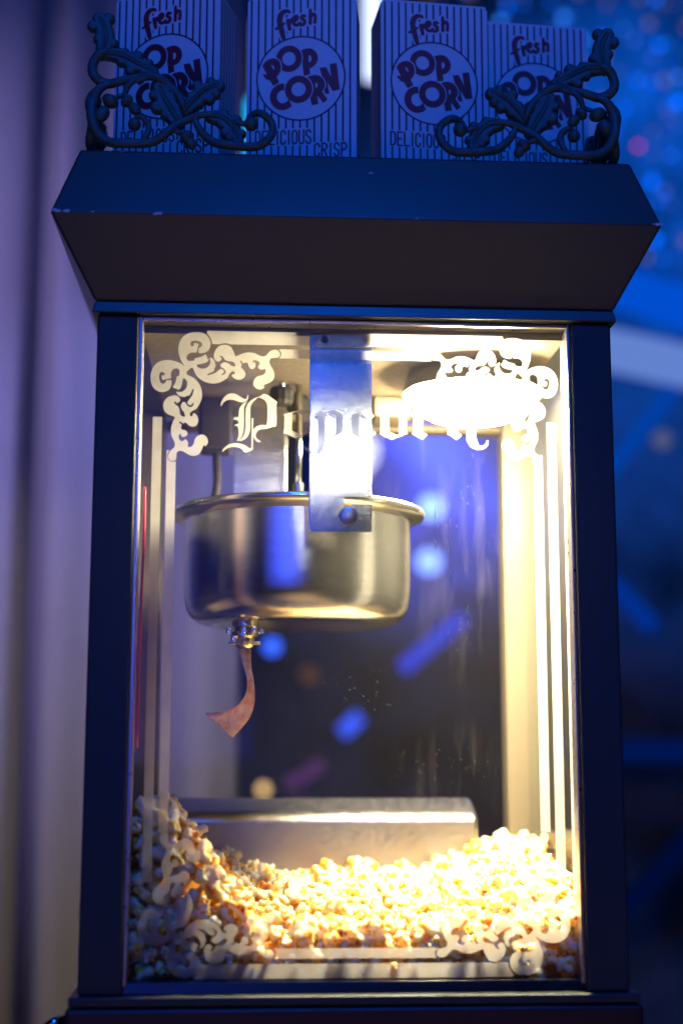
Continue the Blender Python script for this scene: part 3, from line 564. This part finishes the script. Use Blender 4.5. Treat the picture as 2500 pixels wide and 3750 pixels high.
valve = lathe('drain_valve', [(.0105, .0015), (.0125, .0008), (.0125, -.004), (.0105, -.005), (.0105, -.009), (.0135, -.0095), (.0135, -.0135), (.0095, -.0155), (.0095, -.022), (.0065, -.0245), (.0045, -.0255)], BRASS, KT, 24, 'z', (vx, vy, 0))
for k in range(5):
    a = R(15+72*k)
    lathe('bolt', [(.0001, .0), (.0030, 0), (.0030, .0052), (.0001, .0052)], BRASS, valve, 6, 'z', (vx+.0155*math.cos(a), vy+.0155*math.sin(a), -.0195 if k % 2 else -.0105), False)
box('valve_flange', (vx-.0150, vx+.0150, vy-.0045, vy+.0045, -.0218, -.0185), BRASS, valve, .001)
# paper strip dangling from the valve
Lp = catmull([(-.1040, 0, .2925), (-.1012, -.001, .2850), (-.0980, -.003, .2750), (-.0945, -.004, .2640), (-.0955, -.002, .2510), (-.1036, .002, .2398), (-.1173, .004, .2340), (-.1341, .003, .2323)], 4)
Rp = catmull([(-.0912, .004, .2925), (-.0912, .003, .2850), (-.0907, -.001, .2746), (-.0885, -.008, .2640), (-.0873, -.011, .2514), (-.0878, -.012, .2398), (-.0929, -.010, .2262), (-.1074, -.004, .2098)], 4)
bm = bmesh.new(); rows = []
for a, b in zip(Lp, Rp):
    rows.append([bm.verts.new((a[0]+(b[0]-a[0])*t, .122+a[1]+(b[1]-a[1])*t+.0016*math.sin(5*t+60*a[2]), a[2]+(b[2]-a[2])*t)) for t in (0, .25, .5, .75, 1)])
for a, b in zip(rows, rows[1:]):
    for k in range(4): bm.faces.new((a[k], a[k+1], b[k+1], b[k]))
strip = bm_obj('paper_strip', bm, PAPER, None, True); s = strip.modifiers.new('sheet', 'SOLIDIFY'); s.thickness = .0004
tag(strip, 'oily orange paper strip curling down from the valve under the kettle', 'paper strip')

# ------------------------------------------------------------------ popcorn boxes
U = 7.38e-5; BW, BD, BH = .1055, .056, .1880
X6, Y6 = grid(60, 1490, -88, 2450, 6.0)
e = lambda cx, cy, rx, ry: (np.hypot((X6-cx)/rx, (Y6-cy)/ry)-1)*min(rx, ry)
fresh = np.minimum.reduce([
 f_line(X6, Y6, catmull([(608, 98, 22), (575, 84, 26), (520, 105, 34), (486, 170, 38), (488, 260, 38), (515, 370, 36), (536, 455, 30)], 5)),
 f_line(X6, Y6, [(437, 328, 18), (500, 290, 22), (545, 255, 16)]),
 f_line(X6, Y6, [(592, 215, 26), (616, 335, 26)]), f_line(X6, Y6, catmull([(615, 255, 20), (640, 205, 22), (668, 205, 20)], 4)),
 f_line(X6, Y6, catmull([(662, 240, 20), (708, 208, 22), (712, 165, 22), (678, 165, 22), (660, 220, 24), (675, 272, 24), (712, 285, 24), (752, 255, 20)], 4)),
 f_line(X6, Y6, catmull([(818, 165, 20), (782, 158, 22), (772, 196, 24), (808, 225, 24), (808, 268, 24), (770, 286, 24), (735, 272, 20)], 4)),
 f_line(X6, Y6, [(885, 85, 22), (885, 268, 24)]), f_line(X6, Y6, catmull([(892, 190, 18), (922, 140, 22), (950, 165, 22), (945, 255, 24)], 4))])
fresh_word = fresh
O1 = np.maximum(e(610, 745, 170, 182), -e(610, 745, 87, 93))
O2 = np.maximum(e(738, 1168, 179, 187), -e(738, 1168, 92, 95))
po = lambda p, s=3: f_poly(X6, Y6, catmull(p, s, True)); pg = lambda p: f_poly(X6, Y6, p)
P1 = pg([(262, 832), (290, 780), (340, 745), (400, 730), (450, 742), (490, 780), (506, 850), (500, 910), (475, 960), (450, 985), (485, 1065), (408, 1112), (360, 1030), (320, 1022), (285, 985), (262, 940), (322, 952)])
P1 = np.maximum(P1, -pg([(372, 820), (400, 828), (418, 860), (418, 897)]))
P1full = pg([(262, 832), (290, 780), (340, 745), (400, 730), (450, 742), (490, 780), (506, 850), (500, 910), (475, 960)])
O1 = np.maximum(O1, 14-P1full)
P2 = pg([(740, 650), (800, 622), (850, 611), (900, 615), (945, 642), (978, 690), (990, 745), (978, 805), (950, 848), (915, 872), (880, 886), (888, 970), (805, 988), (785, 800)])
P2 = np.maximum(np.maximum(P2, -pg([(868, 705), (893, 715), (905, 745), (900, 780), (885, 798), (868, 802)])), 12-e(610, 745, 170, 182))
C = np.maximum(e(530, 1262, 166, 182), -e(535, 1262, 78, 88))
C = np.maximum(np.maximum(C, -pg([(552, 1050), (900, 1050), (900, 1330), (608, 1300), (552, 1262)])), -pg([(612, 1300), (655, 1392), (900, 1392), (900, 1290)]))
Rr = pg([(840, 1010), (900, 985), (955, 978), (1010, 992), (1055, 1035), (1082, 1090), (1080, 1150), (1045, 1210), (1118, 1320), (1060, 1366), (982, 1262), (998, 1377), (910, 1392), (890, 1290), (880, 1100)])
Rr = np.maximum(np.maximum(Rr, -pg([(956, 1083), (978, 1092), (985, 1115), (978, 1145), (962, 1165)])), 12-e(738, 1168, 179, 187))
Rfull = pg([(840, 1010), (900, 985), (955, 978), (1010, 992), (1055, 1035), (1082, 1090), (1080, 1150), (1045, 1210), (1118, 1320), (1060, 1366), (890, 1290)])
Nn = np.maximum(pg([(1010, 885), (1095, 875), (1162, 1015), (1140, 840), (1232, 825), (1276, 1190), (1180, 1207), (1112, 1085), (1138, 1240), (1095, 1246), (1060, 1190), (1040, 1000)]), 12-Rfull)
deli = word(X6, Y6, 'DELICIOUS', 185, 1905, 58, -182, 32, 11.5)
crisp = word(X6, Y6, 'CRISP', 950, 2085, 62, -175, 34, 11.5)
circ = e(766, 1017, 584, 581)
ring = np.abs(circ+11)-11
stripe = np.full(X6.shape, 1e9)
for k in range(15): stripe = np.minimum(stripe, np.abs(X6-(112+92.6*k))-12)
rc = lambda x0, x1, y0, y1: np.maximum(np.maximum(x0-X6, X6-x1), np.maximum(y0-Y6, Y6-y1))
halo = np.minimum(fresh-22, circ)
halo = np.minimum.reduce([halo, rc(150, 930, 1695, 1925), rc(925, 1385, 1890, 2110)])
stripe = np.maximum(stripe, -halo)
loc = lambda d: (lambda x, z, y: ((x-775)*U, -BD/2-d, (2453-z)*U))
M_STR = cut('stripes', X6, Y6, stripe, 0, None, loc(.00015)); M_RING = cut('ring', X6, Y6, ring, 0, None, loc(.00015))
M_LET = [cut('print_letter', X6, Y6, q, 0, None, loc(.00018)) for q in (P1, O1, P2, C, O2, Rr, Nn)]
M_WORD = [cut('print_word', X6, Y6, q, 0, None, loc(.00018)) for q in (fresh, deli, crisp)]
for m in [M_STR, M_RING]: m.materials.append(INKSTR)
for m in M_LET+M_WORD: m.materials.append(INK)
bm = bmesh.new()
hw, hd = BW/2, BD/2
vs = [[bm.verts.new(p) for p in ((-hw, -hd, z), (hw, -hd, z), (hw, hd, z), (-hw, hd, z))] for z in (0, BH)]
for i in range(4): bm.faces.new((vs[0][i], vs[0][(i+1) % 4], vs[1][(i+1) % 4], vs[1][i]))
bm.faces.new(vs[0]); bm.faces.new(vs[1])
cardm = bpy.data.meshes.new('carton'); bmesh.ops.recalc_face_normals(bm, faces=bm.faces[:])
bmesh.ops.bevel(bm, geom=bm.edges[:], offset=.0012, segments=2, affect='EDGES'); bm.to_mesh(cardm); bm.free(); cardm.materials.append(CARD)
SIDE = []
for s in (-1, 1):
    bm = bmesh.new()
    for k in range(6):
        y = -hd+.006+k*.0088; xx = s*(hw+.00015)
        q = [bm.verts.new((xx, y, .004)), bm.verts.new((xx, y+.0018, .004)), bm.verts.new((xx, y+.0018, BH-.004)), bm.verts.new((xx, y, BH-.004))]; bm.faces.new(q)
    sidem = bpy.data.meshes.new('side_stripes'); bm.to_mesh(sidem); bm.free(); sidem.materials.append(INKSTR); SIDE.append(sidem)
bm = bmesh.new(); add_box(bm, -hw+.0015, hw-.0015, -hd+.0006, -hd+.0016, BH-.001, BH+.002)
flapm = bpy.data.meshes.new('top_flap'); bm.to_mesh(flapm); bm.free(); flapm.materials.append(CARD)
BG = 'striped popcorn boxes on top of the machine'
for x, y, rz, hs, lab in ((-.171, .084, -16, 1.02, 'striped popcorn box at the far left, turned aside behind the left leafy bracket'),
                      (-.0455, .080, -8, 1.015, 'striped popcorn box second from the left, emblem fully in view beside the left bracket curl'),
                      (.0765, .080, 5.5, 1.0, 'striped popcorn box second from the right, its left side showing and emblem fully in view'),
                      (.1830, .116, 4.0, 1.0, 'striped popcorn box at the far right, emblem half covered by the right leafy bracket')):
    b = thing('popcorn_box', lab, 'popcorn box', (x, y, .7267), R(rz), BG); b.scale = (1, 1, hs)
    link('carton', cardm, None, b); link('top_flap', flapm, None, b); [link('side_stripes', q, None, b) for q in SIDE]
    link('stripes', M_STR, None, b); link('emblem_ring', M_RING, None, b)
    for m in M_LET: link('emblem_letter', m, None, b)
    for m in M_WORD: link('printed_word', m, None, b)

# ------------------------------------------------------------------ cast brackets
def smin(a, b, k): h = np.clip(.5+.5*(b-a)/k, 0, 1); return b+(a-b)*h-k*h*(1-h)
BZ = .7268-min(p[1]-1.3*p[2] for q in VINES for p in q)*1e-4; BY0 = -.0175
wing = []
for q in VINES:
    c = catmull(q, 4); pts = [(p[0]*1e-4, -.0022-.0016*math.sin(i*.5), p[1]*1e-4+BZ) for i, p in enumerate(c)]
    bm = bmesh.new(); add_tube(bm, pts, [max(p[2]*1e-4*1.27, .0008) for p in c], 10)
    add_ball(bm, pts[-1], c[-1][2]*1.27e-4, 2); wing.append(('vine', bm))
for q, rib in zip(LEAVES, RIBS):
    xs = [p[0] for p in q]; zs = [p[1] for p in q]; r = max(p[2] for p in q)+12
    Xq, Zq = grid(min(xs)-r, max(xs)+r, min(zs)-r, max(zs)+r, 7.0); f = None
    for x, z, rr_ in q:
        d = np.hypot(Xq-x, Zq-z)-rr_; f = d if f is None else smin(f, d, 7)
    rf = f_line(Xq, Zq, catmull(rib, 4))
    bulge = np.sqrt(np.clip(-f, 0, 22)/22)*.0036
    bulge -= .0022*np.exp(-np.maximum(rf+6, 0)**2/160)
    bulge += .0034*np.exp(-np.maximum(rf+7, 0)**2/30)
    bulge = np.maximum(bulge, 0)*np.clip(-f/6, 0, 1)
    me = cut('leaf', Xq, Zq, f, .0035, bulge, lambda x, z, y: (x*1e-4, y-.0005, z*1e-4+BZ)); wing.append(('leaf', me))
for x, z, r in BALLS:
    bm = bmesh.new(); add_ball(bm, (x*1e-4, -.003, z*1e-4+BZ), r*1e-4, 3); wing.append(('bud', bm))
for (cx, cz, cr), (nx_, nz_, nr) in ACORNS:
    d = Vector((nx_-cx, 0, nz_-cz)).normalized(); rot = Vector((0, 0, -1)).rotation_difference(d).to_matrix()
    bm = bmesh.new(); add_ball(bm, (nx_*1e-4, -.003, nz_*1e-4+BZ), nr*1e-4, 3, (.92, .92, 1.25), rot)
    add_ball(bm, Vector((nx_, 0, nz_))*1e-4+Vector((0, -.003, BZ))+d*nr*1.25e-4, nr*.16e-4, 1); wing.append(('acorn', bm))
    bm = bmesh.new(); add_ball(bm, (cx*1e-4, -.0035, cz*1e-4+BZ), cr*1e-4, 3, (1.05, 1, .8), rot)
    for v in bm.verts: v.co += (v.co-Vector((cx*1e-4, -.0035, cz*1e-4+BZ)))*.10*noise.noise(v.co*900)
    wing.append(('acorn_cap', bm))
wm = []
for nm, b in wing:
    if isinstance(b, bmesh.types.BMesh):
        me = bpy.data.meshes.new(nm); bmesh.ops.recalc_face_normals(b, faces=b.faces[:])
        for f in b.faces: f.smooth = True
        b.to_mesh(me); b.free()
    else: me = b
    me.materials.append(IRON); wm.append((nm, me))
EX = -.2380
upper = [wm[0][1]]+[me for nm, me in wm if nm == 'leaf'][:2]
for s, lab in ((1, 'cast oak leaf and acorn bracket on the left corner of the canopy'), (-1, 'cast oak leaf and acorn bracket on the right corner of the canopy')):
    t = thing('leaf_bracket', lab, 'corner bracket', (0, BY0, 0), 0, 'cast leaf brackets on the canopy corners')
    for nm, me in wm:
        o = link(nm, me, None, t); o.scale = (s, 1, 1); o.location = (-.004 if s < 0 else 0, 0, 0)
        if me in upper: continue
        o = link(nm, me, None, t)          # the wing that runs back along the side
        o.matrix_local = Matrix.Translation((s*EX+(-.004 if s < 0 else 0), 0, 0)) @ Matrix.Diagonal((s, 1, 1, 1)) @ Matrix.Rotation(R(90), 4, 'Z') @ Matrix.Translation((-EX, .003, 0))

# ------------------------------------------------------------------ popcorn
def kernel(seed):
    rs = random.Random(seed); bm = bmesh.new(); bmesh.ops.create_icosphere(bm, subdivisions=3, radius=1)
    lobes = [(Vector((0, 0, 0)), .46)]
    for k in range(rs.randint(8, 11)):
        d = Vector((rs.gauss(0, 1), rs.gauss(0, 1), rs.gauss(0, .8))).normalized()
        lobes.append((d*rs.uniform(.45, .82), rs.uniform(.20, .42)))
    hull = Vector((rs.gauss(0, 1), rs.gauss(0, 1), rs.gauss(0, 1))).normalized()
    tint = []
    for v in bm.verts:
        d = v.co.normalized(); hits = []
        for c, r in lobes:
            b = d.dot(c); q = b*b-(c.length_squared-r*r)
            hits.append(b+math.sqrt(q) if q > 0 else .3)
        hits.sort(); t = hits[-1]; gap = hits[-1]-hits[-2]
        h = max(0, d.dot(hull)-.55)
        t *= 1-.35*h
        t += .05*noise.noise(d*3.5+Vector((seed*3.1, 0, 0)))+.06*abs(noise.noise(d*6.5+Vector((seed*1.3, 2, 0))))-.015
        v.co = d*t
        k = .17+.75*max(0, 1-gap/.14)*(t < .85)+.6*noise.noise(d*1.5+Vector((0, seed*1.7, 0)))+1.15*h  # butter and hull tones, plus orange shade painted into the creases
        tint.append(min(1, max(0, k)))
    me = bpy.data.meshes.new('popcorn_piece'); 
    for f in bm.faces: f.smooth = True
    bm.to_mesh(me); bm.free()
    at = me.attributes.new('tint', 'FLOAT', 'POINT'); at.data.foreach_set('value', tint); me.materials.append(POP)
    return me
KN = [kernel(s) for s in range(12)]
# lighter version for the mass behind
def light_arrays(me):
    co = np.empty(len(me.vertices)*3, np.float32); me.vertices.foreach_get('co', co)
    tr = np.array([list(p.vertices) for p in me.polygons], np.int32); tn = np.empty(len(me.vertices), np.float32); me.attributes['tint'].data.foreach_get('value', tn)
    return co.reshape(-1, 3), tr, tn
LA = [light_arrays(m) for m in KN]
def sst(a, b, x): t = min(max((x-a)/(b-a), 0), 1); return t*t*(3-2*t)
def heap(x, y):
    h = .066+.006*sst(.05, .36, y)
    h += .067*sst(-.090, -.170, x)*(1-.55*sst(.02, .22, y))+.018*sst(-.088, -.100, x)*(1-.5*sst(.02, .2, y))
    h += .012*sst(.06, .18, x)+.022*sst(.08, .2, x)*sst(.05, .33, y)
    h -= .017*(1-sst(.026, .11, y))*sst(-.135, -.07, x)
    h += .006*noise.noise(Vector((x*22, y*22, 3)))+.003*noise.noise(Vector((x*60, y*60, 1)))
    return h
pieces = []; SP = .0136
gridd = {}
def try_add(p, sp):
    key = tuple(int(math.floor(c/sp)) for c in p)
    for a in (-1, 0, 1):
        for b in (-1, 0, 1):
            for c in (-1, 0, 1):
                for q in gridd.get((key[0]+a, key[1]+b, key[2]+c), ()):
                    if (q-p).length < sp: return False
    gridd.setdefault(key, []).append(p); return True
XL, YF, YB = .186, .0262, .352
def fill(n, gen, sp):
    for _ in range(n):
        p = gen()
        if p is None: continue
        p = Vector(p)
        if try_add(p, sp): pieces.append(p)
def g_front():
    x = random.uniform(-XL, XL); z = random.uniform(.012, .17)
    return (x, YF+random.uniform(-.0015, .003), z) if z < heap(x, YF)-.004 else None
def g_side():
    y = random.uniform(YF, YB); z = random.uniform(.012, .17); s = random.choice((-1, 1)); x = s*(.2065-random.uniform(0, .003))
    return (x, y, z) if z < heap(x, y)-.004 and y > .04 else None
def g_top():
    x = random.uniform(-.205, .205); y = random.uniform(YF, YB)
    if abs(x) > XL and y < .045: return None
    return (x, y, heap(x, y)-random.uniform(.002, .008))
def g_loose():
    x = random.uniform(-XL, XL); y = random.uniform(.05, .3)
    return (x, y, heap(x, y)+.003)
def g_in():
    x = random.uniform(-.2, .2); y = random.uniform(YF+.008, YF+.022); z = random.uniform(.012, .165)
    if abs(x) > XL and y < .045: return None
    return (x, y, z) if z < heap(x, y)-.008 else None
def g_sub():
    x = random.uniform(-.2, .2); y = random.uniform(YF+.01, YB)
    if abs(x) > XL and y < .045: return None
    return (x, y, heap(x, y)-random.uniform(.012, .018))
fill(34000, g_front, SP*.94); nfront = len(pieces)
fill(34000, g_top, SP*.92); fill(260, g_loose, SP*1.05); fill(9000, g_side, SP); fill(22000, g_in, SP*.95); fill(20000, g_sub, SP)
campos = Vector(M.translation)
inner = lambda p: p.y > YF+.006 and p.z < heap(p.x, p.y)-.0095
order = sorted(range(len(pieces)), key=lambda i: (inner(pieces[i]), (pieces[i]-campos).length))
V_all, T_all, C_all = [], [], []; off = 0
LABS = ('popped popcorn piece in the tall pile against the left of the glass', 'popped popcorn piece in the low middle of the heap behind the glass', 'popped popcorn piece in the bright right side of the heap behind the glass')
_ = 'single popped yellow and white popcorn piece in the heap behind the glass'
for n_, i in enumerate(order):
    p = pieces[i]; k = random.randrange(12); r = .0112*random.uniform(.68, 1.28)
    rot = Matrix.Rotation(random.uniform(0, 6.28), 3, 'X') @ Matrix.Rotation(random.uniform(0, 6.28), 3, 'Z') @ Matrix.Rotation(random.uniform(0, 6.28), 3, 'Y')
    if p.y < YF+.004: p.y = max(p.y, .0158+r*.95)
    if n_ < 300:
        o = link('popcorn_piece', KN[k], None); o.matrix_world = Matrix.Translation(p) @ rot.to_4x4() @ Matrix.Scale(r, 4)
        q_ = 0 if p.x < -.09 else 1 if p.x < .07 else 2; tag(o, LABS[q_], 'popcorn', ('popcorn pieces in the left pile', 'popcorn pieces in the middle of the heap', 'popcorn pieces at the right of the heap')[q_])
    else:
        co, tr, tn = LA[k]
        V_all.append((co*r) @ np.array(rot.transposed(), np.float32)+np.array(p, np.float32)); T_all.append(tr+off); off += len(co)
        C_all.append(np.clip(tn+random.uniform(-.08, .12), 0, 1))
V_all = np.concatenate(V_all); T_all = np.concatenate(T_all); C_all = np.concatenate(C_all)
# body of the heap underneath
nx, ny = 40, 34; vv = []; tt = []
for j in range(ny+1):
    for i in range(nx+1):
        y = YF+.012+(YB-YF-.012)*j/ny; lim = .200 if y > .046 else .180
        x = -lim+2*lim*i/nx; vv.append((x, y, heap(x, y)-.016))
for j in range(ny):
    for i in range(nx):
        a = j*(nx+1)+i; tt += [(a, a+1, a+nx+2), (a, a+nx+2, a+nx+1)]
base = len(vv)
for i in range(nx+1): vv.append((vv[i][0], vv[i][1], .0045))
for i in range(nx): tt += [(i, base+i, base+i+1), (i, base+i+1, i+1)]
V_all = np.concatenate([V_all, np.array(vv, np.float32)]); T_all = np.concatenate([T_all, np.array(tt, np.int32)+off]); C_all = np.concatenate([C_all, np.full(len(vv), .6, np.float32)])
me = bpy.data.meshes.new('popcorn_heap'); nf = len(T_all)
me.vertices.add(len(V_all)); me.vertices.foreach_set('co', V_all.astype(np.float32).ravel())
me.loops.add(nf*3); me.loops.foreach_set('vertex_index', T_all.ravel().astype(np.int32))
me.polygons.add(nf); me.polygons.foreach_set('loop_start', np.arange(0, nf*3, 3, dtype=np.int32))
me.polygons.foreach_set('use_smooth', np.ones(nf, bool)); me.update(calc_edges=True)
at = me.attributes.new('tint', 'FLOAT', 'POINT'); at.data.foreach_set('value', C_all.astype(np.float32))
hp_ = link('popcorn_heap', me, POP); hp_['kind'] = 'stuff'; tag(hp_, 'heap of popped popcorn filling the bottom of the cabinet', 'popcorn heap')
print('pieces', len(pieces), nfront, 'tris', nf)
